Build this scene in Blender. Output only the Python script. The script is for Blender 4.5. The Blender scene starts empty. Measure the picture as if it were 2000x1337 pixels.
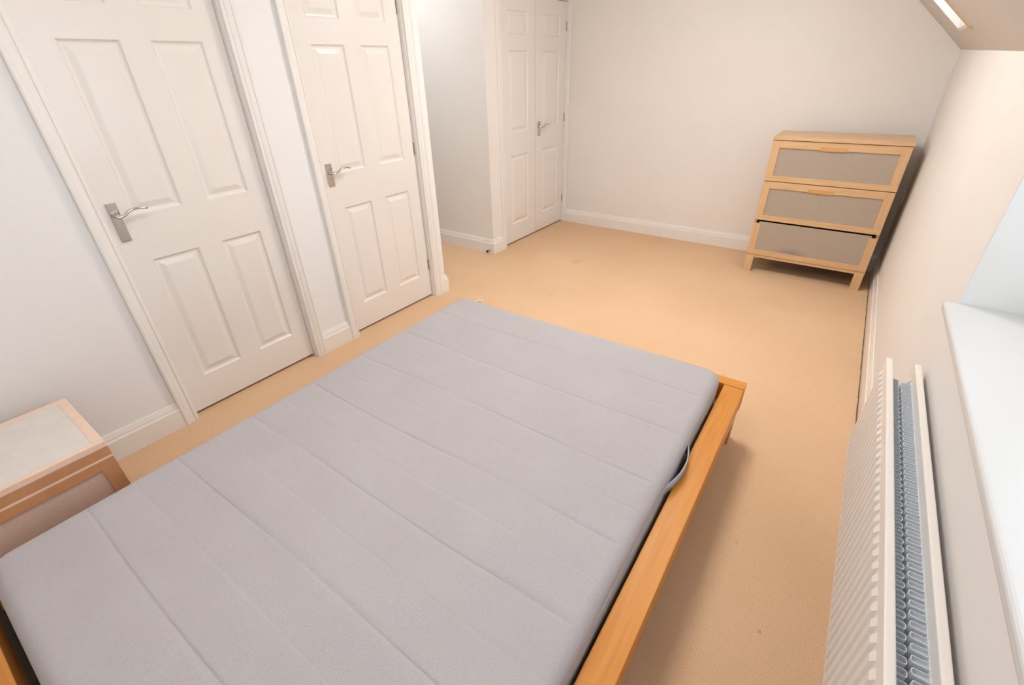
import bpy, bmesh, math, random
from mathutils import Vector, Matrix, noise
random.seed(4)
S = bpy.context.scene
COL = S.collection

# ------------------------------------------------------------------ camera
F_PX = 900.2
CAM_POS = Vector((2.403, 0.0, 1.4717))
yaw, pitch, roll = (math.radians(a) for a in (-36.58, -30.652, -1.698))
fwd = Vector((math.sin(yaw)*math.cos(pitch), math.cos(yaw)*math.cos(pitch), math.sin(pitch)))
right = Vector((math.cos(yaw), -math.sin(yaw), 0))
upv = right.cross(fwd)
r2 = math.cos(roll)*right + math.sin(roll)*upv
u2 = -math.sin(roll)*right + math.cos(roll)*upv
cam_data = bpy.data.cameras.new('camera')
cam_data.sensor_width = 36.0
cam_data.lens = F_PX/2000*36.0
cam_data.clip_start = 0.01
cam = bpy.data.objects.new('camera', cam_data)
COL.objects.link(cam)
m3 = Matrix((r2, u2, -fwd)).transposed()
cam.matrix_world = Matrix.Translation(CAM_POS) @ m3.to_4x4()
S.camera = cam

# ------------------------------------------------------------------ world, light, exposure
S.view_settings.view_transform = 'Standard'
S.view_settings.look = 'None'
S.view_settings.gamma = 1.0
S.view_settings.use_curve_mapping = False
S.view_settings.exposure = 0.26
W = bpy.data.worlds.new('overcast_sky'); S.world = W; W.use_nodes = True
bg = W.node_tree.nodes['Background']
bg.inputs[0].default_value = (0.86, 0.93, 1.0, 1)
bg.inputs[1].default_value = 1.85
LAMP_W = 13.0            # the room's ceiling lamp
LAMP_POS = (1.54, 0.50, 2.30)
LAMP2_W = 28.0           # its twin at the far end of the room
LAMP2_POS = (1.45, 2.55, 2.30)
LAMP_COL = (1.0, 0.965, 0.925)
ALCOVE_FILL_W = 5.0            # cool fill lamp added to brighten the alcove
ALCOVE_FILL_POS = (-0.85, 2.62, 2.30)
ALCOVE_FILL_COL = (0.90, 0.97, 1.0)

# ------------------------------------------------------------------ materials
def mat(name, col, rough=0.6, spec=0.5, metal=0.0, noise_s=None, noise_a=0.0, bump=0.0, bump_s=200, coat=0.0):
    m = bpy.data.materials.new(name); m.use_nodes = True
    nt = m.node_tree; b = nt.nodes['Principled BSDF']
    b.inputs['Base Color'].default_value = (*col, 1)
    b.inputs['Roughness'].default_value = rough
    b.inputs['Metallic'].default_value = metal
    b.inputs['Specular IOR Level'].default_value = spec
    b.inputs['Coat Weight'].default_value = coat
    tc = nt.nodes.new('ShaderNodeTexCoord')
    if noise_s:
        n = nt.nodes.new('ShaderNodeTexNoise'); n.inputs['Scale'].default_value = noise_s
        n.inputs['Detail'].default_value = 4
        nt.links.new(tc.outputs['Object'], n.inputs['Vector'])
        r = nt.nodes.new('ShaderNodeValToRGB')
        r.color_ramp.elements[0].position = 0.3; r.color_ramp.elements[1].position = 0.7
        r.color_ramp.elements[0].color = (*[c*(1-noise_a) for c in col], 1)
        r.color_ramp.elements[1].color = (*[min(1, c*(1+noise_a)) for c in col], 1)
        nt.links.new(n.outputs['Fac'], r.inputs['Fac'])
        nt.links.new(r.outputs['Color'], b.inputs['Base Color'])
    if bump:
        n2 = nt.nodes.new('ShaderNodeTexNoise'); n2.inputs['Scale'].default_value = bump_s
        n2.inputs['Detail'].default_value = 3
        nt.links.new(tc.outputs['Object'], n2.inputs['Vector'])
        bp = nt.nodes.new('ShaderNodeBump'); bp.inputs['Strength'].default_value = bump
        bp.inputs['Distance'].default_value = 0.002
        nt.links.new(n2.outputs['Fac'], bp.inputs['Height'])
        nt.links.new(bp.outputs['Normal'], b.inputs['Normal'])
    return m

def wood(name, dark, light, axis='x', rough=0.45):
    m = bpy.data.materials.new(name); m.use_nodes = True
    nt = m.node_tree; b = nt.nodes['Principled BSDF']; b.inputs['Roughness'].default_value = rough
    tc = nt.nodes.new('ShaderNodeTexCoord'); mp = nt.nodes.new('ShaderNodeMapping')
    sc = {'x': (1.5, 28, 28), 'y': (28, 1.5, 28), 'z': (28, 28, 1.5)}[axis]
    mp.inputs['Scale'].default_value = sc
    nt.links.new(tc.outputs['Object'], mp.inputs['Vector'])
    n = nt.nodes.new('ShaderNodeTexNoise'); n.inputs['Scale'].default_value = 3.0
    n.inputs['Detail'].default_value = 6; n.inputs['Distortion'].default_value = 0.4
    nt.links.new(mp.outputs['Vector'], n.inputs['Vector'])
    r = nt.nodes.new('ShaderNodeValToRGB')
    r.color_ramp.elements[0].position = 0.3; r.color_ramp.elements[1].position = 0.72
    r.color_ramp.elements[0].color = (*dark, 1); r.color_ramp.elements[1].color = (*light, 1)
    nt.links.new(n.outputs['Fac'], r.inputs['Fac']); nt.links.new(r.outputs['Color'], b.inputs['Base Color'])
    bp = nt.nodes.new('ShaderNodeBump'); bp.inputs['Strength'].default_value = 0.08
    bp.inputs['Distance'].default_value = 0.001
    nt.links.new(n.outputs['Fac'], bp.inputs['Height']); nt.links.new(bp.outputs['Normal'], b.inputs['Normal'])
    return m

M = {}
M['wall'] = mat('wall_paint', (0.85, 0.82, 0.795), 0.75, 0.25, noise_s=3, noise_a=0.012, bump=0.05, bump_s=160)
M['wall_w'] = mat('white_wall_paint', (0.86, 0.86, 0.87), 0.7, 0.25, noise_s=3, noise_a=0.01, bump=0.05, bump_s=160)
M['slope'] = mat('slope_paint_shaded', (0.70, 0.665, 0.62), 0.85, 0.2, noise_s=3, noise_a=0.015, bump=0.05, bump_s=160)  # ceiling cream darkened: the slope's shade is put into the colour
M['ceil'] = mat('ceiling_paint', (0.82, 0.79, 0.74), 0.85, 0.2, noise_s=3, noise_a=0.01, bump=0.05, bump_s=160)
M['gloss'] = mat('white_gloss_paint', (0.87, 0.845, 0.82), 0.18, 0.5, noise_s=6, noise_a=0.008)
M['door'] = mat('door_paint', (0.84, 0.805, 0.775), 0.17, 0.5, noise_s=90, noise_a=0.006, bump=0.04, bump_s=120)
M['reveal'] = mat('reveal_paint', (0.84, 0.85, 0.85), 0.6, 0.3, noise_s=5, noise_a=0.01)
M['sill'] = mat('sill_gloss', (0.70, 0.70, 0.70), 0.3, 0.5, noise_s=5, noise_a=0.008)
M['chrome'] = mat('satin_chrome', (0.62, 0.59, 0.56), 0.22, 0.5, 1.0, noise_s=40, noise_a=0.05)
M['hinge'] = mat('hinge_steel', (0.50, 0.44, 0.38), 0.4, 0.5, 1.0, noise_s=40, noise_a=0.1)
M['dark'] = mat('dark_rubber', (0.03, 0.03, 0.03), 0.7, 0.3, noise_s=60, noise_a=0.2)
M['interior'] = mat('drawer_interior', (0.10, 0.085, 0.07), 0.8, 0.2, noise_s=30, noise_a=0.1)
M['birch'] = wood('birch_veneer', (0.66, 0.42, 0.22), (0.77, 0.52, 0.30), 'x')
M['birch_v'] = wood('birch_veneer_upright', (0.66, 0.42, 0.22), (0.77, 0.52, 0.30), 'z')
M['birch_y'] = wood('birch_veneer_depth', (0.66, 0.42, 0.22), (0.77, 0.52, 0.30), 'y')
M['amber'] = wood('worn_birch_grip', (0.62, 0.33, 0.12), (0.70, 0.40, 0.17), 'x')
M['bedwood'] = wood('oak_bed_rail', (0.60, 0.22, 0.024), (0.69, 0.285, 0.046), 'y', 0.4)
M['bedwood_x'] = wood('oak_bed_end', (0.60, 0.22, 0.024), (0.69, 0.285, 0.046), 'x', 0.4)
M['bedwood_z'] = wood('oak_bed_leg', (0.52, 0.27, 0.07), (0.60, 0.34, 0.10), 'z', 0.5)
M['slat'] = wood('pine_slat', (0.70, 0.50, 0.36), (0.80, 0.62, 0.47), 'x', 0.6)
M['frost'] = mat('frosted_panel', (0.45, 0.385, 0.315), 0.32, 0.4, noise_s=260, noise_a=0.09)
M['side_w'] = mat('bedside_wood', (0.56, 0.29, 0.15), 0.4, 0.5, noise_s=25, noise_a=0.06)
M['side_top'] = mat('bedside_glare_top', (0.74, 0.69, 0.65), 0.30, 0.5, noise_s=18, noise_a=0.04)  # pale glare of the wall painted into the top's colour
M['side_rim'] = mat('bedside_rim_wood', (0.85, 0.64, 0.51), 0.4, 0.5, noise_s=25, noise_a=0.04)
M['side_frost'] = mat('bedside_frosted', (0.66, 0.50, 0.41), 0.35, 0.4, noise_s=240, noise_a=0.07)
M['rad'] = mat('radiator_enamel', (0.88, 0.84, 0.80), 0.3, 0.5, noise_s=8, noise_a=0.01)
M['fin'] = mat('convector_shade_tint', (0.76, 0.81, 0.87), 0.5, 0.4, noise_s=60, noise_a=0.06)  # blue-grey shade between the panels put into the fin colour
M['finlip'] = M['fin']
M['white'] = mat('white_plastic', (0.85, 0.85, 0.83), 0.4, 0.5, noise_s=30, noise_a=0.01)
M['tag'] = mat('white_tag', (0.88, 0.86, 0.80), 0.6, 0.3, noise_s=80, noise_a=0.03)
M['strap'] = mat('grey_blue_webbing', (0.42, 0.46, 0.52), 0.8, 0.2, noise_s=300, noise_a=0.12)
def dark_patch():
    m = M['frost'].copy(); m.name = 'frosted_panel_dark_patch'; nt = m.node_tree; b = nt.nodes['Principled BSDF']
    src = b.inputs['Base Color'].links[0].from_socket
    tc = nt.nodes.new('ShaderNodeTexCoord'); mp = nt.nodes.new('ShaderNodeMapping'); mp.vector_type = 'TEXTURE'
    mp.inputs['Location'].default_value = (0.30, 0, 0.20); mp.inputs['Scale'].default_value = (0.13, 1, 0.04)  # soft dark blue-grey oval low on the panel
    g = nt.nodes.new('ShaderNodeTexGradient'); g.gradient_type = 'SPHERICAL'
    k = nt.nodes.new('ShaderNodeMath'); k.operation = 'MULTIPLY'; k.inputs[1].default_value = 0.6
    q = nt.nodes.new('ShaderNodeMixRGB'); q.inputs['Color2'].default_value = (0.20, 0.19, 0.21, 1)
    nt.links.new(tc.outputs['Object'], mp.inputs['Vector']); nt.links.new(mp.outputs['Vector'], g.inputs['Vector'])
    nt.links.new(g.outputs['Fac'], k.inputs[0]); nt.links.new(k.outputs[0], q.inputs['Fac'])
    nt.links.new(src, q.inputs['Color1']); nt.links.new(q.outputs['Color'], b.inputs['Base Color'])
    return m
M['frost_patch'] = dark_patch()
M['rw_brown'] = wood('roof_window_brown', (0.55, 0.40, 0.24), (0.66, 0.50, 0.32), 'x')

def emit(name, col, strength):
    m = bpy.data.materials.new(name); m.use_nodes = True
    nt = m.node_tree; b = nt.nodes['Principled BSDF']
    b.inputs['Base Color'].default_value = (0.9, 0.88, 0.84, 1)
    b.inputs['Emission Color'].default_value = (*col, 1)
    b.inputs['Emission Strength'].default_value = strength
    return m
def glass():
    m = bpy.data.materials.new('window_glass'); m.use_nodes = True
    nt = m.node_tree; nt.nodes.clear()
    o = nt.nodes.new('ShaderNodeOutputMaterial'); mx = nt.nodes.new('ShaderNodeMixShader')
    t = nt.nodes.new('ShaderNodeBsdfTransparent'); g = nt.nodes.new('ShaderNodeBsdfGlossy')
    g.inputs['Roughness'].default_value = 0.02
    mx.inputs[0].default_value = 0.05
    nt.links.new(t.outputs[0], mx.inputs[1])
    nt.links.new(g.outputs[0], mx.inputs[2]); nt.links.new(mx.outputs[0], o.inputs[0])
    return m
M['glass'] = glass()

def fabric():
    m = bpy.data.materials.new('mattress_cover'); m.use_nodes = True
    nt = m.node_tree; b = nt.nodes['Principled BSDF']
    b.inputs['Roughness'].default_value = 0.95; b.inputs['Specular IOR Level'].default_value = 0.1
    b.inputs['Sheen Weight'].default_value = 0.15
    tc = nt.nodes.new('ShaderNodeTexCoord')
    n = nt.nodes.new('ShaderNodeTexNoise'); n.inputs['Scale'].default_value = 420; n.inputs['Detail'].default_value = 2
    nt.links.new(tc.outputs['Object'], n.inputs['Vector'])
    n2 = nt.nodes.new('ShaderNodeTexNoise'); n2.inputs['Scale'].default_value = 5; n2.inputs['Detail'].default_value = 5
    nt.links.new(tc.outputs['Object'], n2.inputs['Vector'])
    r = nt.nodes.new('ShaderNodeValToRGB')
    r.color_ramp.elements[0].position = 0.25; r.color_ramp.elements[1].position = 0.75
    r.color_ramp.elements[0].color = (0.40, 0.38, 0.395, 1); r.color_ramp.elements[1].color = (0.505, 0.48, 0.495, 1)
    nt.links.new(n.outputs['Fac'], r.inputs['Fac'])
    mx = nt.nodes.new('ShaderNodeMixRGB'); mx.blend_type = 'MULTIPLY'; mx.inputs['Fac'].default_value = 0.5
    r2 = nt.nodes.new('ShaderNodeValToRGB')
    r2.color_ramp.elements[0].position = 0.3; r2.color_ramp.elements[1].position = 0.7
    r2.color_ramp.elements[0].color = (0.92, 0.90, 0.90, 1); r2.color_ramp.elements[1].color = (1, 1, 1, 1)
    nt.links.new(n2.outputs['Fac'], r2.inputs['Fac'])
    nt.links.new(r.outputs['Color'], mx.inputs['Color1']); nt.links.new(r2.outputs['Color'], mx.inputs['Color2'])
    nt.links.new(mx.outputs['Color'], b.inputs['Base Color'])
    bp = nt.nodes.new('ShaderNodeBump'); bp.inputs['Strength'].default_value = 0.15; bp.inputs['Distance'].default_value = 0.0015
    nt.links.new(n.outputs['Fac'], bp.inputs['Height']); nt.links.new(bp.outputs['Normal'], b.inputs['Normal'])
    return m
M['fabric'] = fabric()

def carpet():
    m = bpy.data.materials.new('loop_pile_carpet'); m.use_nodes = True
    nt = m.node_tree; b = nt.nodes['Principled BSDF']; L = nt.links
    b.inputs['Roughness'].default_value = 0.95; b.inputs['Specular IOR Level'].default_value = 0.1
    tc = nt.nodes.new('ShaderNodeTexCoord')
    # woven rows: two crossed waves broken up by noise
    def wave(direction, scale, dist):
        w = nt.nodes.new('ShaderNodeTexWave'); w.wave_type = 'BANDS'; w.bands_direction = direction
        w.inputs['Scale'].default_value = scale; w.inputs['Distortion'].default_value = dist
        w.inputs['Detail'].default_value = 1; w.inputs['Detail Scale'].default_value = 3
        L.new(tc.outputs['Object'], w.inputs['Vector']); return w
    w1 = wave('Y', 45, 1.5); w2 = wave('X', 34, 7.0)
    mul = nt.nodes.new('ShaderNodeMath'); mul.operation = 'MULTIPLY'
    w2m = nt.nodes.new('ShaderNodeMath'); w2m.operation = 'MULTIPLY_ADD'; w2m.inputs[1].default_value = 0.45; w2m.inputs[2].default_value = 0.4
    L.new(w2.outputs['Fac'], w2m.inputs[0])
    L.new(w1.outputs['Fac'], mul.inputs[0]); L.new(w2m.outputs[0], mul.inputs[1])
    n = nt.nodes.new('ShaderNodeTexNoise'); n.inputs['Scale'].default_value = 330; n.inputs['Detail'].default_value = 2
    L.new(tc.outputs['Object'], n.inputs['Vector'])
    add = nt.nodes.new('ShaderNodeMath'); add.operation = 'MULTIPLY_ADD'; add.inputs[1].default_value = 0.5
    L.new(mul.outputs[0], add.inputs[0]); L.new(n.outputs['Fac'], add.inputs[2])
    r = nt.nodes.new('ShaderNodeValToRGB')
    r.color_ramp.elements[0].position = 0.3; r.color_ramp.elements[1].position = 0.95
    r.color_ramp.elements[0].color = (0.66, 0.435, 0.265, 1); r.color_ramp.elements[1].color = (0.86, 0.61, 0.405, 1)
    L.new(add.outputs[0], r.inputs['Fac'])
    # trodden patches
    n2 = nt.nodes.new('ShaderNodeTexNoise'); n2.inputs['Scale'].default_value = 1.7; n2.inputs['Detail'].default_value = 6
    L.new(tc.outputs['Object'], n2.inputs['Vector'])
    r2 = nt.nodes.new('ShaderNodeValToRGB')
    r2.color_ramp.elements[0].position = 0.3; r2.color_ramp.elements[1].position = 0.7
    r2.color_ramp.elements[0].color = (0.93, 0.91, 0.88, 1); r2.color_ramp.elements[1].color = (1, 1, 1, 1)
    L.new(n2.outputs['Fac'], r2.inputs['Fac'])
    mx = nt.nodes.new('ShaderNodeMixRGB'); mx.blend_type = 'MULTIPLY'; mx.inputs['Fac'].default_value = 1
    L.new(r.outputs['Color'], mx.inputs['Color1']); L.new(r2.outputs['Color'], mx.inputs['Color2'])
    last = mx
    # small stains with a shape of their own (x, y, radius, depth)
    for sx, sy, rx, ry, dp in ((0.576, 3.444, 0.05, 0.10, 0.14), (0.74, 2.73, 0.07, 0.03, 0.12), (2.10, 2.35, 0.012, 0.012, 0.3),
                               (2.33, 1.79, 0.008, 0.008, 0.35), (2.54, 1.02, 0.007, 0.007, 0.6), (2.41, 1.3, 0.006, 0.006, 0.4)):
        mp = nt.nodes.new('ShaderNodeMapping'); mp.vector_type = 'TEXTURE'
        mp.inputs['Location'].default_value = (sx, sy, 0); mp.inputs['Scale'].default_value = (rx, ry, 1)
        L.new(tc.outputs['Object'], mp.inputs['Vector'])
        g = nt.nodes.new('ShaderNodeTexGradient'); g.gradient_type = 'SPHERICAL'
        L.new(mp.outputs['Vector'], g.inputs['Vector'])
        k = nt.nodes.new('ShaderNodeMath'); k.operation = 'MULTIPLY'; k.inputs[1].default_value = dp
        L.new(g.outputs['Fac'], k.inputs[0])
        q = nt.nodes.new('ShaderNodeMixRGB'); L.new(k.outputs[0], q.inputs['Fac'])
        L.new(last.outputs['Color'], q.inputs['Color1']); q.inputs['Color2'].default_value = (0.12, 0.08, 0.05, 1)
        last = q
    L.new(last.outputs['Color'], b.inputs['Base Color'])
    bp = nt.nodes.new('ShaderNodeBump'); bp.inputs['Strength'].default_value = 0.45; bp.inputs['Distance'].default_value = 0.003
    L.new(add.outputs[0], bp.inputs['Height']); L.new(bp.outputs['Normal'], b.inputs['Normal'])
    return m
M['carpet'] = carpet()
M['dust'] = mat('carpet_edge_dust', (0.20, 0.12, 0.06), 0.95, 0.1, noise_s=60, noise_a=0.35)

# ------------------------------------------------------------------ helpers
def link_mesh(name, bm, m, parent=None, smooth=False):
    bmesh.ops.recalc_face_normals(bm, faces=bm.faces)
    me = bpy.data.meshes.new(name); bm.to_mesh(me); bm.free()
    for mm in (m if isinstance(m, (list, tuple)) else [m]): me.materials.append(mm)
    if smooth:
        for p in me.polygons: p.use_smooth = True
    o = bpy.data.objects.new(name, me); COL.objects.link(o)
    if parent: o.parent = parent
    return o
def tag(o, label, cat, group=None, kind=None):
    o['label'] = label; o['category'] = cat
    if group: o['group'] = group
    if kind: o['kind'] = kind
    return o
def empty(name, loc=(0, 0, 0), rz=0.0):
    o = bpy.data.objects.new(name, None); COL.objects.link(o)
    o.location = loc; o.rotation_euler = (0, 0, rz); o.empty_display_size = 0.05
    return o
def box(bm, a, b, bevel=0.0, seg=2):
    x0, y0, z0 = a; x1, y1, z1 = b
    vs = [bm.verts.new(p) for p in ((x0, y0, z0), (x1, y0, z0), (x1, y1, z0), (x0, y1, z0), (x0, y0, z1), (x1, y0, z1), (x1, y1, z1), (x0, y1, z1))]
    fs = [bm.faces.new([vs[i] for i in f]) for f in ((0, 3, 2, 1), (4, 5, 6, 7), (0, 1, 5, 4), (1, 2, 6, 5), (2, 3, 7, 6), (3, 0, 4, 7))]
    if bevel:
        es = set(e for f in fs for e in f.edges)
        bmesh.ops.bevel(bm, geom=list(es), offset=bevel, segments=seg, profile=0.6, affect='EDGES')
def boxobj(name, a, b, m, parent=None, bevel=0.0, seg=2):
    bm = bmesh.new(); box(bm, a, b, bevel, seg)
    return link_mesh(name, bm, m, parent)
def prism(bm, pts, axis, t0, t1):
    """extrude a 2-D polygon along an axis; pts are the other two coordinates in x,y,z order"""
    def P(p, t):
        return {'x': (t, p[0], p[1]), 'y': (p[0], t, p[1]), 'z': (p[0], p[1], t)}[axis]
    A = [bm.verts.new(P(p, t0)) for p in pts]; B = [bm.verts.new(P(p, t1)) for p in pts]
    n = len(pts)
    bm.faces.new(A); bm.faces.new(B[::-1])
    for i in range(n): bm.faces.new((A[i], B[i], B[(i+1) % n], A[(i+1) % n]))
def tube(bm, pts, rad, seg=10, flat=1.0):
    rings = []
    for i, p in enumerate(pts):
        p = Vector(p)
        d = (Vector(pts[min(i+1, len(pts)-1)]) - Vector(pts[max(i-1, 0)])).normalized()
        a = d.cross(Vector((0, 0, 1)))
        if a.length < 1e-4: a = Vector((0, 1, 0))
        a.normalize(); b = d.cross(a).normalized()
        r = rad[i] if isinstance(rad, (list, tuple)) else rad
        rings.append([bm.verts.new(p + a*r*math.cos(t*2*math.pi/seg) + b*r*flat*math.sin(t*2*math.pi/seg)) for t in range(seg)])
    for A, B in zip(rings, rings[1:]):
        for i in range(seg): bm.faces.new((A[i], A[(i+1) % seg], B[(i+1) % seg], B[i]))
    bm.faces.new(rings[0]); bm.faces.new(rings[-1][::-1])
def struct(name, bm, m, label, cat, smooth=False):
    return tag(link_mesh(name, bm, m, None, smooth), label, cat, kind='structure')

# ------------------------------------------------------------------ room dimensions (metres)
XW = 0.028          # left wall face (doors are set back at x = 0)
YB = 4.498          # back wall
YN = -0.75          # wall behind the bed head
YC = 2.36           # outer corner where the left wall ends
YF = 3.22           # face of the boxed cupboard
XC = -0.165         # cupboard side carrying the double doors
XH = -1.30          # end of the alcove
HC = 2.40           # flat ceiling
ZK = 1.505          # top of the knee wall
SL = 0.905          # roof slope, dz/dx
def xr(y): return 2.70 + (4.5 - y)*0.014     # right wall runs a touch out of square
XS = 2.70 - (HC - ZK)/SL                      # where the slope meets the flat ceiling
DY0, DY1 = -0.45, 1.745                        # dormer opening
ZS = 0.85                                     # window sill
ZD = 2.10                                     # dormer ceiling
XG = 2.98                                     # plane of the dormer window

# floor
bm = bmesh.new(); box(bm, (XH-0.1, YN-0.1, -0.06), (2.80, YB+0.05, 0.0))
struct('floor', bm, M['carpet'], 'beige loop pile carpet across the bedroom floor', 'floor')
# back wall
bm = bmesh.new()
prism(bm, [(XC-0.2, 0), (2.72, 0), (2.72, ZK-0.02), (XS, HC+.02), (XC-0.2, HC+.02)], 'y', YB, YB+0.10)
struct('wall_back', bm, M['wall'], 'cream painted wall behind the chest of drawers', 'wall')
bm = bmesh.new()
prism(bm, [(XH-0.1, -0.02), (2.80, -0.02), (2.80, ZK+.02), (XS, HC+.1), (XH-.1, HC+.1)], 'y', YN-0.1, YN)
struct('wall_near', bm, M['wall'], 'cream painted wall at the head end of the bed', 'wall')

# left wall with two door recesses
D1 = (0.525, 1.208); D2 = (1.527, 2.236); DH = 1.985
bm = bmesh.new()
box(bm, (-0.14, YN-.05, 0), (-0.05, YC, HC))
for y0, y1 in ((YN-.05, D1[0]), (D1[1], D2[0]), (D2[1], YC)):
    box(bm, (-0.05, y0, 0), (XW, y1, HC))
for d in (D1, D2):
    box(bm, (-0.05, d[0], DH), (XW, d[1], HC))
struct('wall_left', bm, M['wall_w'], 'white wall with the two single panelled doors', 'wall')
# alcove
bm = bmesh.new(); box(bm, (XH-0.1, YC-0.12, 0), (-0.14, YC, HC))
struct('wall_alcove_side', bm, M['wall'], 'return wall of the alcove behind the narrow door', 'wall')
bm = bmesh.new(); box(bm, (XH-0.1, YC, 0), (XH, YF, HC))
struct('wall_alcove_end', bm, M['wall'], 'end wall of the alcove', 'wall')
# boxed cupboard with double doors
D3 = (3.419, 4.474); D3M = 0.5*(D3[0]+D3[1])
bm = bmesh.new()
box(bm, (XH-0.1, YF, 0), (XC-0.08, YB+.05, HC))
box(bm, (XC-0.08, YF, 0), (XC, D3[0], HC))
box(bm, (XC-0.08, D3[1], 0), (XC, YB, HC))
box(bm, (XC-0.08, D3[0], DH), (XC, D3[1], HC))
struct('wall_cupboard', bm, M['wall'], 'cream boxed-out cupboard beside the back wall', 'wall')

# right wall (knee wall) with the dormer opening, built in pieces
def wall_piece(bm, y0, y1, z0, z1, t=0.12):
    A = [(xr(y0), y0), (xr(y1), y1), (xr(y1)+t, y1), (xr(y0)+t, y0)]
    lo = [bm.verts.new((x, y, z0)) for x, y in A]; hi = [bm.verts.new((x, y, z1)) for x, y in A]
    bm.faces.new(lo[::-1]); bm.faces.new(hi)
    for i in range(4): bm.faces.new((lo[i], lo[(i+1) % 4], hi[(i+1) % 4], hi[i]))
bm = bmesh.new()
wall_piece(bm, YN-.05, DY0, -0.02, ZK+.02); wall_piece(bm, DY1, YB+.1, -0.02, ZK+.02)
wall_piece(bm, DY0, DY1, -0.02, ZS-0.026, 0.40)
struct('wall_right', bm, M['wall'], 'low cream wall under the sloping ceiling with the radiator', 'wall')
# dormer cheeks, head and outer frame
def cheek(bm, y0, y1):
    xa = xr(0.5*(y0+y1))
    xa += 0.0015
    pts = [(xa, ZS-.03), (XG+.16, ZS-.03), (XG+.16, ZD+.1), (XS+0.30, ZD+.1), (2.70-(ZD-ZK)/SL+.003, ZD), (xa, ZK+.003)]
    prism(bm, pts, 'y', y0, y1)
bm = bmesh.new()
cheek(bm, DY1-0.003, DY1+0.10); cheek(bm, DY0-0.10, DY0+0.003)
box(bm, (2.70-(ZD-ZK)/SL, DY0, ZD), (XG+.16, DY1, ZD+.1))
struct('wall_dormer', bm, M['reveal'], 'white painted reveal of the window recess above the sill', 'wall')
# sill
bm = bmesh.new()
ya, yb = DY0-0.04, DY1-0.004
pts = [(xr(ya)-0.032, ya), (xr(yb)-0.032, yb), (xr(yb)+0.02, yb), (XG+.02, yb), (XG+.02, DY0), (xr(DY0)+0.0, DY0), (xr(ya), ya)]
prism(bm, pts, 'z', ZS-0.026, ZS)
bmesh.ops.bevel(bm, geom=[e for e in bm.edges if min(v.co.x for v in e.verts) < 2.735 and abs(e.verts[0].co.z-e.verts[1].co.z) < 1e-5], offset=0.008, segments=3, affect='EDGES', profile=0.5)
struct('trim_1', bm, M['sill'], 'white rounded window sill board above the radiator', 'window sill')
# dormer window
win = tag(empty('window_1', (XG, 0.5*(DY0+DY1), ZS)), 'white framed dormer window above the sill', 'window', kind='structure')
hw = 0.5*(DY1-DY0); hh = ZD-ZS
for nm, a, b in (('frame_rail', (-.0, -hw, 0), (.06, hw, .11)), ('frame_rail', (0, -hw, hh-.11), (.06, hw, hh)),
                 ('frame_stile', (0, -hw, .11), (.06, -hw+.11, hh-.11)), ('frame_stile', (0, hw-.11, .11), (.06, hw, hh-.11)),
                 ('mullion', (0, -.055, .11), (.06, .055, hh-.11))):
    boxobj(nm, a, b, M['white'], win, 0.006)
for y0, y1 in ((-hw+.11, -.055), (.055, hw-.11)):
    boxobj('pane', (.028, y0, .11), (.034, y1, hh-.11), M['glass'], win)

# ceiling: flat part and slope with dormer and roof-window openings
bm = bmesh.new(); box(bm, (XH-.1, YN-.1, HC), (XS+.02, YB+.1, HC+.08))
struct('ceiling', bm, M['ceil'], 'flat cream ceiling', 'ceiling')
RY0, RY1 = 3.22, 3.74                          # roof window along y
RX0, RX1 = 1.80, 2.612                         # and along x down the slope
def sz(x): return ZK + (2.70-x)*SL
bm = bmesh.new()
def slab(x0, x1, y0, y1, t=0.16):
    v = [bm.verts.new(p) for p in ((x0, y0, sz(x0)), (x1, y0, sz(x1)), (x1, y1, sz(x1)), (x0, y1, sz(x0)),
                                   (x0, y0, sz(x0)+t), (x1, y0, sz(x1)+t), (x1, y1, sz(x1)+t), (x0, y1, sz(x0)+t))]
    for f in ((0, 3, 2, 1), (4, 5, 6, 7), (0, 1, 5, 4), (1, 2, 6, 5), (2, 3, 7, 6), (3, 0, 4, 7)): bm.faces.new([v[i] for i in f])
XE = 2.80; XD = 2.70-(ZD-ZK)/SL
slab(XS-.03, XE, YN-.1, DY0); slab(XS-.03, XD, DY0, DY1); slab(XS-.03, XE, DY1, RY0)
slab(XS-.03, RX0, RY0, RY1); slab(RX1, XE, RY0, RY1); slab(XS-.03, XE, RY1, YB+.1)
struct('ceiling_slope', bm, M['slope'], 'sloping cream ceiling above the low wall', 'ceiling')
# roof window
rw = tag(empty('window_2', (RX1, 0.5*(RY0+RY1), sz(RX1))), 'narrow roof window recess with bright white lining in the sloping ceiling', 'window', kind='structure')
def slope_piece(name, x0, x1, y0, y1, t0, t1, m):
    bm = bmesh.new(); o = rw.location
    v = [bm.verts.new(Vector(p)-o) for p in ((x0, y0, sz(x0)+t0), (x1, y0, sz(x1)+t0), (x1, y1, sz(x1)+t0), (x0, y1, sz(x0)+t0),
                                             (x0, y0, sz(x0)+t1), (x1, y0, sz(x1)+t1), (x1, y1, sz(x1)+t1), (x0, y1, sz(x0)+t1))]
    for f in ((0, 3, 2, 1), (4, 5, 6, 7), (0, 1, 5, 4), (1, 2, 6, 5), (2, 3, 7, 6), (3, 0, 4, 7)): bm.faces.new([v[i] for i in f])
    return link_mesh(name, bm, m, rw)
slope_piece('lining', RX0, RX1, RY1-.012, RY1, 0.0, .16, M['white'])
slope_piece('lining', RX0, RX1, RY0, RY0+.012, 0.0, .16, M['white'])
slope_piece('lining', RX1-.012, RX1, RY0+.012, RY1-.012, 0.0, .16, M['white'])
slope_piece('lining', RX0, RX0+.012, RY0+.012, RY1-.012, 0.0, .16, M['white'])
slope_piece('brown_strip', RX0, RX1+.004, RY0-.05, RY0+.012, -.008, 0.0, M['rw_brown'])  # thin brown strip along the near edge of the opening
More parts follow.
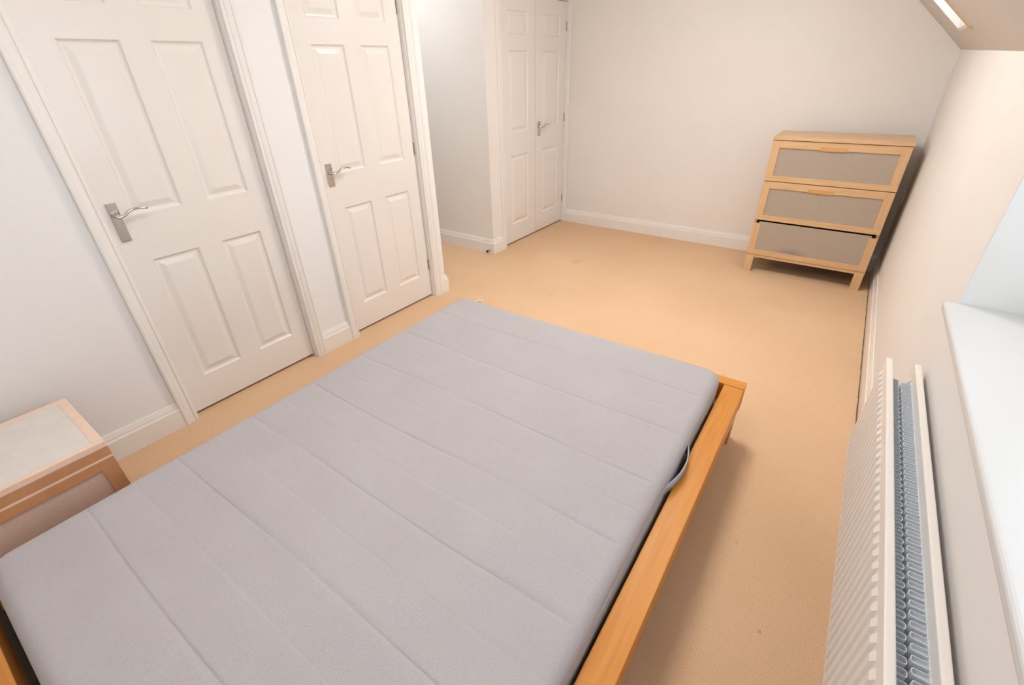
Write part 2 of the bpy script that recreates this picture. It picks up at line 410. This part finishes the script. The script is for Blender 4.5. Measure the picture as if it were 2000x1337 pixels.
slope_piece('pane', RX0+.012, RX1-.012, RY0+.012, RY1-.012, .135, .141, M['glass'])

# ------------------------------------------------------------------ skirting boards
HS = 0.132
SK = [(0, 0), (0.018, 0), (0.018, 0.093), (0.0165, 0.098), (0.0125, 0.101), (0.0125, 0.106), (0.0115, 0.113), (0.0085, 0.121), (0.0075, 0.125), (0.005, HS), (0, HS)]
def skirting(name, runs, label):
    """runs: polylines of wall-face points (x, y) with the room on the LEFT of the travel direction"""
    bm = bmesh.new()
    for pts in runs:
        pts = [Vector((*p, 0)) for p in pts]; n = len(pts); rings = []
        dirs = [(pts[i+1]-pts[i]).normalized() for i in range(n-1)]
        nor = [Vector((-d.y, d.x, 0)) for d in dirs]
        for i, p in enumerate(pts):
            if i == 0: off = nor[0]
            elif i == n-1: off = nor[-1]
            else:
                s = nor[i-1]+nor[i]; off = s/(s.dot(nor[i]))
            rings.append([bm.verts.new(p + off*a + Vector((0, 0, z))) for a, z in SK])
        for A, B in zip(rings, rings[1:]):
            for j in range(len(SK)):
                k = (j+1) % len(SK); bm.faces.new((A[j], A[k], B[k], B[j]))
        bm.faces.new(rings[0]); bm.faces.new(rings[-1][::-1])
    return struct(name, bm, M['gloss'], label, 'skirting board')
CW = 0.062     # architrave width
skirting('baseboard_left', [[(XW, D1[0]-CW+.002), (XW, YN)]], 'white moulded skirting board running behind the bedside cabinet')
skirting('baseboard_between', [[(XW, D2[0]-CW+.002), (XW, D1[1]+CW-.002)]], 'short white skirting board between the two single doors')
skirting('baseboard_corner', [[(XH, YC), (XW, YC), (XW, D2[1]+CW-.002)]], 'white skirting board wrapping the wall corner by the narrow door')
skirting('baseboard_alcove', [[(XC, D3[0]-CW+.002), (XC, YF), (XH, YF), (XH, YC)]], 'white skirting board along the alcove wall and cupboard corner')
skirting('baseboard_back', [[(xr(YB), YB), (XC, YB)]], 'long white skirting board along the cream back wall')
skirting('baseboard_right', [[(xr(YN), YN), (xr(YB), YB)]], 'white skirting board under the radiator wall')
# dusty carpet edge along the right skirting
bm = bmesh.new()
for i in range(60):
    y0 = 1.2 + i*0.05; y1 = y0+0.05; w = 0.0035+0.0025*random.random()
    a = xr(y0)-0.018; b = xr(y1)-0.018
    v = [bm.verts.new(p) for p in ((a-w, y0, .0008), (a+.001, y0, .0008), (b+.001, y1, .0008), (b-w, y1, .0008))]
    bm.faces.new(v)
struct('trim_2', bm, M['dust'], 'dark dusty carpet edge along the right skirting board', 'carpet edge')

# ------------------------------------------------------------------ architraves
CAS = [(-0.0015, -0.030), (-0.0015, 0.001), (0.005, 0.001), (0.005, 0.013), (0.008, 0.016), (0.015, 0.0165), (0.018, 0.0125), (0.021, 0.0125),
       (0.026, 0.0165), (0.036, 0.019), (0.046, 0.020), (0.049, 0.0235), (0.056, 0.024), (CW, 0.021), (CW, -0.002)]
def architrave(name, xf, y0, y1, label, wl=1.0, wr=1.0, zt=DH):
    """sweep the moulding up one side, across the head and down the other"""
    bm = bmesh.new(); rings = []
    for (y, z, sy, sz_) in ((y0, 0, -wl, 0), (y0, zt, -wl, 1), (y1, zt, wr, 1), (y1, 0, wr, 0)):
        rings.append([bm.verts.new((xf+p, y+sy*w, z+sz_*w)) for w, p in CAS])
    for A, B in zip(rings, rings[1:]):
        for j in range(len(CAS)-1): bm.faces.new((A[j], A[j+1], B[j+1], B[j]))
    return struct(name, bm, M['gloss'], label, 'architrave')
architrave('trim_3', XW, D1[0], D1[1], 'white moulded architrave around the wide door next to the bedside cabinet')
architrave('trim_4', XW, D2[0], D2[1], 'white moulded architrave around the narrow door by the wall corner')
architrave('trim_5', XC, D3[0], D3[1], 'white architrave around the cupboard double doors', 1.0, 0.35)

# ------------------------------------------------------------------ panelled doors
ZP = [(0.186, 0.798), (0.992, 1.604), (1.715, 1.872)]
def door_leaf(name, xf, y0, y1, cols, label, cat='door'):
    d = tag(empty(name, (xf, y0, 0)), label, cat, kind='structure')
    w = y1-y0; g = 0.003; zb, zt = 0.015, DH-0.004
    ys = [g] + [c for ab in cols for c in (ab[0]-y0, ab[1]-y0)] + [w-g]
    zs = [zb] + [z for ab in ZP for z in ab] + [zt]
    bm = bmesh.new(); T = 0.036
    vt = {}
    def V(i, j): 
        if (i, j) not in vt: vt[i, j] = bm.verts.new((0, ys[i], zs[j]))
        return vt[i, j]
    for i in range(len(ys)-1):
        for j in range(len(zs)-1):
            if i % 2 == 1 and j % 2 == 1: continue
            bm.faces.new((V(i, j), V(i+1, j), V(i+1, j+1), V(i, j+1)))
    r = bmesh.ops.extrude_face_region(bm, geom=bm.faces[:])
    for e in r['geom']:
        if isinstance(e, bmesh.types.BMVert): e.co.x -= T
    link_mesh('slab', bm, M['door'], d)
    for (a, b) in cols:
        for (z0, z1) in ZP:
            bm = bmesh.new(); rings = []
            for ins, dep in ((0, 0), (0.003, -0.004), (0.008, -0.0085), (0.013, -0.0095), (0.018, -0.0095), (0.040, -0.0025), (0.044, -0.0022)):
                q = ((a-y0+ins, z0+ins), (b-y0-ins, z0+ins), (b-y0-ins, z1-ins), (a-y0+ins, z1-ins))
                rings.append([bm.verts.new((dep, y, z)) for y, z in q])
            for A, B in zip(rings, rings[1:]):
                for k in range(4): bm.faces.new((A[k], A[(k+1) % 4], B[(k+1) % 4], B[k]))
            bm.faces.new(rings[-1])
            q = [bm.verts.new((-0.030, v.co.y, v.co.z)) for v in rings[0]]
            for k in range(4): bm.faces.new((rings[0][k], q[k], q[(k+1) % 4], rings[0][(k+1) % 4]))
            bm.faces.new(q[::-1])
            link_mesh('panel', bm, M['door'], d)
    return d
def lever_handle(d, y, ztop, h=0.152, wdt=0.040, length=0.115):
    """long-plate lever set: plate, lever and screws; y is the plate centre in the door's frame"""
    hd = boxobj('handle', (-0.001, y-wdt/2, ztop-h), (0.0075, y+wdt/2, ztop), M['chrome'], d, 0.0022, 2)
    hd['label'] = 'chrome lever handle on a rectangular plate'
    zl = ztop-0.048
    bm = bmesh.new()
    tube(bm, [(0.006, y, zl), (0.012, y, zl), (0.014, y, zl), (0.040, y, zl)], [0.012, 0.012, 0.0085, 0.0085], 14)
    pts = []; rad = []
    for i in range(13):
        t = i/12
        pts.append((0.043+0.006*math.sin(t*math.pi), y-0.012+t*(length+0.012), zl-0.006*math.sin(min(1, t*2.2)*math.pi)*(1 if t < .45 else 0)+0.020*math.sin(max(0, t-0.12)/0.88*math.pi*0.80)))
        rad.append(0.0085-0.0035*t)
    tube(bm, pts, rad, 12, 0.75)
    link_mesh('lever', bm, M['chrome'], hd, True)
    for sy in (-1, 1):
        for z in (ztop-0.010, ztop-h+0.010):
            bm = bmesh.new(); c = (0.007, y+sy*(wdt/2-0.007), z)
            tube(bm, [c, (0.0088, c[1], c[2])], 0.0032, 10); link_mesh('screw', bm, M['chrome'], hd)
    bm = bmesh.new(); tube(bm, [(0.007, y, ztop-h*0.62), (0.0085, y, ztop-h*0.62)], 0.006, 12); link_mesh('keyhole_cover', bm, M['chrome'], hd)
def hinge(d, y, z, px=0.0):
    bm = bmesh.new(); tube(bm, [(px+0.003, y, z-0.038), (px+0.003, y, z+0.038)], 0.005, 10)
    box(bm, (px-0.004, y-0.009, z-0.038), (px+0.0012, y+0.009, z+0.038))
    link_mesh('hinge', bm, M['hinge'], d)
HZ = (0.252, 1.044, 1.797)
d1 = door_leaf('door_1', 0.0, *D1, [(0.628, 0.820), (0.925, 1.117)], 'white six-panel door with lever handle next to the bedside cabinet')
lever_handle(d1, 0.570-D1[0], 1.052, 0.155, 0.036, 0.105)
d2 = door_leaf('door_2', 0.0, *D2, [(1.633, 1.830), (1.938, 2.136)], 'white six-panel door with visible hinges next to the wall corner')
lever_handle(d2, 1.581-D2[0], 1.050, 0.122, 0.036, 0.110)
for z in HZ: hinge(d2, D2[1]-D2[0]-0.001, z)
bm = bmesh.new(); box(bm, (0.0, -.006, 0.955), (0.012, 0.004, 1.0)); link_mesh('latch_plate', bm, M['hinge'], d2)
d3 = door_leaf('door_3', XC-0.018, D3[0], D3M, [(3.549, 3.829)], 'white three-panel cupboard door leaf beside the cupboard corner, without handle')
for z in HZ: hinge(d3, 0.001, z)
d4 = door_leaf('door_4', XC-0.018, D3M, D3[1], [(4.074, 4.357)], 'white three-panel cupboard door leaf with lever handle beside the back wall')
for z in HZ: hinge(d4, D3[1]-D3M-0.001, z)
lever_handle(d4, 4.006-D3M, 1.045, 0.125, 0.040, 0.115)

# door stop on the alcove skirting
ds = tag(empty('door_stop', (-0.195, YF-0.018, 0.032)), 'small chrome door stop with black tip on the alcove skirting', 'door stop')
bm = bmesh.new(); tube(bm, [(0, 0.001, 0), (0, -0.005, 0), (0, -0.006, 0), (0, -0.035, 0)], [0.013, 0.013, 0.007, 0.006], 12); link_mesh('stem', bm, M['chrome'], ds)
bm = bmesh.new(); tube(bm, [(0, -0.034, 0), (0, -0.046, 0)], 0.011, 12); link_mesh('tip', bm, M['dark'], ds)

# ------------------------------------------------------------------ bed
BED = (1.464, 0.785); BR = 0.016
bed = tag(empty('bed_frame', (*BED, 0), BR), 'low oak-coloured double bed frame on legs under the grey mattress', 'bed frame')
RZ0, RZ1 = 0.165, 0.280
RI, RO = 0.730, 0.808; VF0, VF1 = 1.036, 1.092
for s in (1, -1):
    boxobj('side_rail', (min(s*RI, s*RO), -VF0-.012, RZ0), (max(s*RI, s*RO), VF0, RZ1), M['bedwood'], bed, 0.0025)
boxobj('foot_rail', (-RO-.002, VF0, RZ0), (RO+.002, VF1, RZ1+.003), M['bedwood_x'], bed, 0.0025)
boxobj('head_rail', (-RO-.002, -VF1-.01, RZ0), (RO+.002, -VF0-.012, RZ1+.003), M['bedwood_x'], bed, 0.0025)
for su in (1, -1):
    for v0 in (0.995, -1.06):
        boxobj('leg', (min(su*.742, su*.804), v0, 0), (max(su*.742, su*.804), v0+.065, RZ0+.004), M['bedwood_z'], bed, 0.002)
for su in (1, -1):
    boxobj('slat_ledge', (min(su*.700, su*.731), -VF0, RZ0+.002), (max(su*.700, su*.731), VF0, RZ0+.030), M['bedwood_z'], bed)
boxobj('gap_shade_bar', (-.729, -VF0-.0125, RZ0-.02), (.729, -.985, RZ0+.028), M['interior'], bed)  # added dark bar, stands in for the shade in the head-end gap
for i in range(15):
    v = -0.94 + i*(1.88/14)
    boxobj('slat', (-.722, v-.034, RZ0+.029), (.722, v+.034, RZ0+.045), M['slat'], bed, 0.003, 1)

# mattress: one quilted, slightly wrinkled cover
HWM, HLM = 0.718, 1.010; ZB, ZT = RZ0+.044, 0.362
mt = tag(empty('mattress', (*BED, 0), BR), 'thin grey double mattress with stitched cross seams on the oak bed', 'mattress')
seam_strong = [-.78, -.52, -.26, 0.0, .26, .52, .78]; seam_soft = [-.65, -.39, -.13, .13, .39, .65]
def mattress_mesh():
    bm = bmesh.new()
    def grid_lines(h, base, extra=()):
        n = int(2*h/base); L = {round(-h+2*h*i/n, 5) for i in range(n+1)}
        for e in extra:
            L = {x for x in L if abs(x-e) > 0.009} | {e-.006, e-.0022, e, e+.0022, e+.006}
        return sorted(L)
    R = 0.055
    us = grid_lines(1.0, 0.02); vs = grid_lines(HLM, 0.016, seam_strong+seam_soft)
    nu = len(us)
    # profile across: parametrise from bottom-left side over the top to the bottom-right side
    def corner(u, v):
        """plan outline with rounded corners: shrink u near the ends"""
        rc = 0.060; dv = HLM-abs(v)
        if dv < rc: return rc-math.sqrt(max(0, rc*rc-(rc-dv)**2))
        return 0.0
    prof = []
    for i in range(8): prof.append((-1, ZB+(ZT-0.040-ZB)*i/7, 0))
    for i in range(1, 8):
        a = i/7*math.pi/2; prof.append((-1, ZT-0.040+0.040*math.sin(a), 0.040*(1-math.cos(a))))
    N = 64
    top = [(-HWM+0.040)+(2*HWM-0.08)*i/N for i in range(1, N)]
    full = [('s', -1, z, ins) for _, z, ins in prof] + [('t', u, 0, 0) for u in top] + [('s', 1, z, ins) for _, z, ins in prof[::-1]]
    def wr(u, v):
        h = 0.0
        for s in seam_strong: h -= 0.0034*math.exp(-((v-s-0.004*math.sin(u*5+s*9))/0.0030)**2) + 0.0006*math.exp(-((v-s)/0.02)**2)
        for s in seam_soft: h -= 0.0008*math.exp(-((v-s-0.004*math.sin(u*4+s*7))/0.004)**2)
        p = Vector((u*2.0, v*9.0+u*1.0, 0)); h += 0.0032*noise.noise(p)
        p = Vector((u*1.3+5, v*3.0, 1.7)); h += 0.004*noise.noise(p)
        p = Vector((u*5.5+v*3.0, v*16-u*3.0, 4.2)); h += 0.0016*noise.noise(p)
        return h
    rows = []
    endr = 0.040
    for v in vs:
        dv = HLM-abs(v)
        endz = 0.0
        if dv < endr: endz = endr-math.sqrt(max(0, endr*endr-(endr-dv)**2))
        c = corner(0, v); row = []
        k = (HWM-c)/HWM
        for kind, a, z, ins in full:
            if kind == 's':
                x = a*((HWM-ins)-c); zz = min(z, ZT-endz*((z-ZB)/(ZT-ZB)) if z > ZT-0.045 else z)
                x += a*0.004*noise.noise(Vector((a*3, v*6, z*10)))
                zz = z - endz*max(0, (z-ZB)/(ZT-ZB))
                if z >= ZT-1e-6: zz = ZT-endz+wr(x, v)
                row.append(bm.verts.new((x, v, zz)))
            else:
                u = a*k; row.append(bm.verts.new((u, v, ZT-endz+wr(u, v))))
        rows.append(row)
    for A, B in zip(rows, rows[1:]):
        for i in range(len(A)-1): bm.faces.new((A[i], A[i+1], B[i+1], B[i]))
    for r in (rows[0], rows[-1]): bm.faces.new(r)
    # underside
    for A, B in zip(rows, rows[1:]): bm.faces.new((A[0], B[0], B[-1], A[-1]))
    return bm
cv = link_mesh('cover', mattress_mesh(), M['fabric'], mt, True)
# piping along the top edge
for s in (1, -1):
    bm = bmesh.new(); tube(bm, [(s*(HWM-0.0015+.0015*noise.noise(Vector((i*.4, s, 0)))), -HLM+.09+i*(2*HLM-.18)/40, ZT-.044) for i in range(41)], 0.0028, 6)
    link_mesh('piping', bm, M['fabric'], mt, True)
# fabric carry handle bowed out on the side
def ribbon(name, pts, wz, m, parent, thick=0.003):
    bm = bmesh.new(); rings = []
    for p, n in pts:
        p = Vector(p); n = Vector(n)
        rings.append([bm.verts.new(p+Vector((0, 0, -wz/2))), bm.verts.new(p+Vector((0, 0, wz/2))),
                      bm.verts.new(p+n*thick+Vector((0, 0, wz/2))), bm.verts.new(p+n*thick+Vector((0, 0, -wz/2)))])
    for A, B in zip(rings, rings[1:]):
        for i in range(4): bm.faces.new((A[i], A[(i+1) % 4], B[(i+1) % 4], B[i]))
    bm.faces.new(rings[0]); bm.faces.new(rings[-1][::-1])
    return link_mesh(name, bm, m, parent, True)
pts = []
for i in range(21):
    t = i/20; v = 0.29+0.27*t
    bow = 0.024*max(0, math.sin(min(1, max(0, (t-0.08)/0.84))*math.pi))**0.8
    pts.append(((HWM-0.002+bow, v, 0.298+0.006*math.sin(t*math.pi)), (1, 0, 0)))
h = ribbon('carry_handle', pts, 0.040, M['strap'], mt); h['label'] = 'bowed grey fabric carry handle'
pts = []
for i in range(9):
    t = i/8
    pts.append(((-0.615+0.058*t, HLM-0.010+0.020*math.sin(t*math.pi), 0.342+0.012*math.sin(t*math.pi)-.006*t), (0, 1, 0)))
h = ribbon('label_tag', pts, 0.012, M['tag'], mt, 0.002); h['label'] = 'small white sewn-in tag'

# ------------------------------------------------------------------ chest of drawers
CX0, CY0, CWD, CDP, CHT = 1.826, 3.992, 0.80, 0.40, 1.011
ch = tag(empty('chest_of_drawers', (CX0, CY0, 0)), 'birch three-drawer chest with frosted fronts and a damaged bottom drawer by the back wall', 'chest of drawers')
boxobj('top_board', (-.004, -.008, .990), (CWD+.004, CDP, CHT), M['birch'], ch, 0.0015)
for x0 in (0, CWD-.018):
    boxobj('side_panel', (x0, .020, .135), (x0+.018, CDP-.004, .990), M['birch_v'], ch)
boxobj('back_panel', (.018, CDP-.012, .135), (CWD-.018, CDP-.006, .990), M['birch'], ch)
boxobj('bottom_rail', (.0, .006, .122), (CWD, .030, .148), M['birch'], ch, 0.001)
boxobj('bottom_board', (.018, .030, .135), (CWD-.018, CDP-.012, .150), M['interior'], ch)
for x0 in (0, CWD-.062):
    for y0 in (.004, CDP-.055):
        boxobj('leg', (x0+.002, y0, 0), (x0+.060, y0+.045, .136), M['birch_v'], ch, 0.0015)
def drawer(z0, z1):
    d = empty('drawer', (0, 0, 0)); d.parent = ch
    return d
def drawer_parts(z0, z1, broken=False):
    st, tr, br = 0.050, 0.048, 0.038
    bm = bmesh.new()
    # drawer box
    b = .11 if broken else 0.0
    box(bm, (.022, .045, z0+.02), (.034, CDP-.03, z1-.05-b)); box(bm, (CWD-.034, .045, z0+.02), (CWD-.022, CDP-.03, z1-.05-b))
    box(bm, (.034, CDP-.042, z0+.02), (CWD-.034, CDP-.03, z1-.05-b)); box(bm, (.034, .045, z0+.012), (CWD-.034, CDP-.03, z0+.022))
    d = link_mesh('drawer', bm, M['interior'], ch)
    ztop = z1-.022 if broken else z1
    for x0 in (.001, CWD-.001-st):
        boxobj('stile', (x0, -.002, z0+br), (x0+st, .018, ztop), M['birch_v'], d, 0.001)
    boxobj('lower_rail', (.001, -.002, z0), (CWD-.001, .018, z0+br), M['birch'], d, 0.001)
    if not broken:
        boxobj('upper_rail', (.001+st, -.002, z1-tr), (CWD-.001-st, .018, z1), M['birch'], d, 0.001)
        g = boxobj('grip', (.300, -.0035, z1-tr-.006), (.462, .012, z1-tr+.020), M['amber'], d, 0.0015); g['label'] = 'darker worn grip strip'
        boxobj('frosted_panel', (.001+st-.004, .006, z0+br-.004), (CWD-.001-st+.004, .012, z1-tr+.004), M['frost'], d)
    else:
        bm = bmesh.new()
        prism(bm, [(.004, z0+br-.006), (.010, z0+br-.006), (.004, z1-.006), (-.002, z1-.006)], 'x', .001+st-.012, CWD-.001-st+.012)
        p = link_mesh('frosted_panel', bm, M['frost_patch'], d); p['label'] = 'loose frosted panel without its upper rail'
drawer_parts(.710, .986); drawer_parts(.421, .705); drawer_parts(.148, .414, True)

# ------------------------------------------------------------------ bedside cabinet
bs = tag(empty('bedside_cabinet', (.375, -.070, 0)), 'low brown wooden bedside cabinet with glare-pale top between bed and wall', 'bedside cabinet')
bx, by, bh = .2125, .200, .432
boxobj('top_panel', (-bx+.03, -by+.03, bh-.018), (bx-.022, by-.03, bh), M['side_top'], bs, 0.001)
for nm, a, b in (('top_edge', (-bx, -by, bh-.022), (-bx+.03, by, bh)), ('top_edge', (bx-.022, -by, bh-.022), (bx, by, bh)),
                 ('top_edge', (-bx+.03, -by, bh-.022), (bx-.022, -by+.03, bh)), ('top_edge', (-bx+.03, by-.03, bh-.022), (bx-.022, by, bh))):
    boxobj(nm, a, b, M['side_rim'], bs, 0.0015)
for s in (-1, 1):
    boxobj('side_panel', (-bx+.005, min(s*by, s*(by-.018)), .07), (bx-.022, max(s*by, s*(by-.018)), bh-.021), M['side_w'], bs)
boxobj('back_panel', (-bx+.006, -by+.018, .07), (-bx+.014, by-.018, bh-.021), M['side_w'], bs)
boxobj('apron', (bx-.022, -by, bh-.058), (bx-.001, by, bh-.021), M['side_w'], bs, 0.001)
boxobj('shadow_gap_strip', (bx-.020, -by+.002, bh-.066), (bx-.0015, by-.002, bh-.057), M['side_rim'], bs)
bm = bmesh.new(); box(bm, (-bx+.03, -by+.024, .08), (bx-.024, by-.024, .30)); dw = link_mesh('drawer', bm, M['interior'], bs)
z0, z1 = .085, bh-.066
boxobj('stile', (bx-.020, -by+.001, z0), (bx, -by+.046, z1), M['side_w'], dw, .001)
boxobj('stile', (bx-.020, by-.046, z0), (bx, by-.001, z1), M['side_w'], dw, .001)
boxobj('upper_rail', (bx-.020, -by+.046, z1-.036), (bx, by-.046, z1), M['side_w'], dw, .001)
boxobj('lower_rail', (bx-.020, -by+.046, z0), (bx, by-.046, z0+.04), M['side_w'], dw, .001)
boxobj('frosted_panel', (bx-.014, -by+.042, z0+.036), (bx-.006, by-.042, z1-.032), M['side_frost'], dw)
boxobj('bottom_board', (-bx+.014, -by+.018, .07), (bx-.022, by-.018, .081), M['side_w'], bs)
for sx in (-1, 1):
    for sy in (-1, 1):
        boxobj('leg', (min(sx*(bx-.01), sx*(bx-.05)), min(sy*by, sy*(by-.04)), 0), (max(sx*(bx-.01), sx*(bx-.05)), max(sy*by, sy*(by-.04)), .072), M['side_w'], bs, .001)

# ------------------------------------------------------------------ radiator
RAY0, RAY1 = 0.10, 1.700; RL = RAY1-RAY0
ra = tag(empty('radiator', (xr(1.70)-0.109, 1.700, 0), 0.0), 'white ribbed double-panel radiator with open shade-tinted fins under the window sill', 'radiator')
ra.rotation_euler = (0, 0, 0.014)
zt_, zb_ = 0.645, 0.285
def rib_panel(name, x0, sgn, t=0.013):
    """pressed steel panel: vertical flutes between plain top and bottom bands; local y runs 0 .. -RL"""
    bm = bmesh.new(); pitch = 0.0333; n = int((RL-0.03)/pitch)
    ys = [0.0]; off = [0.0]
    m0 = (RL-n*pitch)/2
    for i in range(n):
        for f, o_ in ((0.0, 0), (0.12, 0), (0.26, 1), (0.74, 1), (0.88, 0)): ys.append(-(m0+(i+f)*pitch)); off.append(o_)
    ys.append(-RL); off.append(0)
    prof = [(zb_, 0.35, 0), (zb_+.006, 0.0, 0), (zb_+.024, 0.0, 0), (zb_+.040, 0.0, 1), (zt_-.046, 0, 1), (zt_-.030, 0, 0), (zt_-.008, 0, 0), (zt_-.002, .25, 0), (zt_, .5, 0)]
    dep = 0.0055
    def row(xface, s):
        R_ = []
        for y, o_ in zip(ys, off):
            R_.append([bm.verts.new((xface+s*(-(o_*a)*dep + b_*t), y, z)) for z, b_, a in prof])
        return R_
    A = row(x0, 1)           # face towards the room (-x); flutes sink inwards
    for col in (A,):
        for P, Q in zip(col, col[1:]):
            for j in range(len(prof)-1): bm.faces.new((P[j], Q[j], Q[j+1], P[j+1]))
    xb = x0+t
    B0 = [bm.verts.new((xb, 0, z)) for z, _, _ in prof]; B1 = [bm.verts.new((xb, -RL, z)) for z, _, _ in prof]
    for j in range(len(prof)-1): bm.faces.new((B0[j], B1[j], B1[j+1], B0[j+1]))
    bm.faces.new([*A[0], *B0[::-1]]); bm.faces.new([*A[-1], *B1[::-1]])
    bm.faces.new([c[-1] for c in A]+[B1[-1], B0[-1]]); bm.faces.new([c[0] for c in A]+[B1[0], B0[0]])
    return link_mesh(name, bm, M['rad'], ra)
PT = 0.013
fp = rib_panel('front_panel', 0.004, 1, PT)
rp = rib_panel('rear_panel', 0.076, 1, PT)
# rolled top edges
for xx, par in ((0.0035, fp), (0.0755, rp)):
    bm = bmesh.new(); box(bm, (xx, -RL-.001, zt_-.012), (xx+PT+.004, .001, zt_+.004), 0.0045, 3); link_mesh('top_edge', bm, M['rad'], par)
# convector fins: folded sheet loops
def fin_mesh(x0, x1):
    bm = bmesh.new(); pitch = 0.0225; w = 0.62*pitch; th = 0.0012; z0, z1 = zb_+.03, zt_-.030
    path = []
    sx = 1 if x1 > x0 else -1
    r = 0.0045
    pts = [(x0, w/2)]
    for k in range(7):
        a = k/6*math.pi/2; pts.append((x1-sx*r+sx*r*math.sin(a), w/2-r+r*math.cos(a)))
    pts += [(p[0], -p[1]) for p in pts[::-1]]
    inner = [(p[0]-(sx*th if abs(p[1]) < w/2-.0001 else 0), p[1]*(1-2*th/w)) for p in pts]
    v = [[bm.verts.new((x, y, z)) for x, y in L] for L in (pts, inner) for z in (z0, z1)]
    n = len(pts)
    for i in range(n-1):
        bm.faces.new((v[0][i], v[0][i+1], v[1][i+1], v[1][i])); bm.faces.new((v[2][i], v[3][i], v[3][i+1], v[2][i+1]))
        bm.faces.new((v[1][i], v[1][i+1], v[3][i+1], v[3][i])); bm.faces.new((v[0][i], v[2][i], v[2][i+1], v[0][i+1]))
    cap = [bm.verts.new((x, y, z1-.010)) for x, y in inner]; bm.faces.new(cap)
    me = bpy.data.meshes.new('convector_fin'); bmesh.ops.recalc_face_normals(bm, faces=bm.faces); bm.to_mesh(me); bm.free()
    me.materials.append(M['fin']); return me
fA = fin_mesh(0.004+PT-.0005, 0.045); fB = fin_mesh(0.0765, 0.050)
nf = int((RL-.13)/0.0225)
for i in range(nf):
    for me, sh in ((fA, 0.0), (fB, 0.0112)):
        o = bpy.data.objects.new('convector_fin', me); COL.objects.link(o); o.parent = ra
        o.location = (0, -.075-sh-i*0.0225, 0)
# webs joining the fin loops (the sheet behind the loops)
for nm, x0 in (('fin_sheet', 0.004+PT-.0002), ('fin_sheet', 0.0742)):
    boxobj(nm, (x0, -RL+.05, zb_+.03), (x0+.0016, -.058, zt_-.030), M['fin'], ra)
# wall brackets, pipes and valve
for y in (-.25, -RL+.25):
    boxobj('wall_bracket', (.088, y-.02, zb_+.03), (xr(1.7)-(xr(1.7)-.109)+.0045, y+.02, zt_-.06), M['rad'], ra)
for y in (-RL+.035,):
    bm = bmesh.new(); tube(bm, [(.048, y, -.005), (.048, y, .20), (.048, y, zb_+.02)], .0075, 12); pz = link_mesh('pipe', bm, M['white'], ra, True)
    bm = bmesh.new(); tube(bm, [(.048, y, zb_-.055), (.048, y, zb_-.05), (.048, y, zb_-.012), (.048, y, zb_+.001)], [.010, .015, .015, .011], 14); link_mesh('valve', bm, M['white'], pz, True)
    bm = bmesh.new(); tube(bm, [(.010, y, zb_+.03), (.085, y, zb_+.03)], .013, 10); link_mesh('water_connector', bm, M['rad'], ra, True)

# ------------------------------------------------------------------ socket on the right wall
so = tag(empty('wall_socket', (xr(4.40), 4.40, 0.60)), 'small white wall socket behind the chest of drawers', 'wall socket')
bm = bmesh.new(); box(bm, (-.010, -.043, -.043), (.001, .043, .043), .003); link_mesh('plate', bm, M['white'], so)
for y in (-.018, .018):
    bm = bmesh.new(); box(bm, (-.0125, y-.006, -.012), (-.0095, y+.006, .010), .001); link_mesh('switch', bm, M['white'], so)


# ------------------------------------------------------------------ ceiling lamps and added alcove fill (above the frame)
for pos, wt, lc, lab in ((LAMP_POS, LAMP_W, LAMP_COL, 'round opal ceiling lamp above the bed'), (LAMP2_POS, LAMP2_W, LAMP_COL, 'round opal ceiling lamp above the open carpet'),
                          (ALCOVE_FILL_POS, ALCOVE_FILL_W, ALCOVE_FILL_COL, 'added round opal fill lamp in the alcove')):
    lm = tag(empty('ceiling_lamp', (pos[0], pos[1], HC)), lab, 'ceiling lamp', 'opal ceiling lamps')
    bm = bmesh.new(); tube(bm, [(0, 0, 0.002), (0, 0, -.02), (0, 0, -.022)], [.26, .26, .25], 40); link_mesh('base', bm, M['white'], lm)
    bm = bmesh.new(); bmesh.ops.create_uvsphere(bm, u_segments=28, v_segments=14, radius=.30)
    for v in bm.verts: v.co.z = v.co.z*.26-.06
    bmesh.ops.delete(bm, geom=[v for v in bm.verts if v.co.z > -.021], context='VERTS')
    area = 0.36
    link_mesh('shade', bm, emit('opal_glass', lc, wt/(math.pi*area)), lm, True)
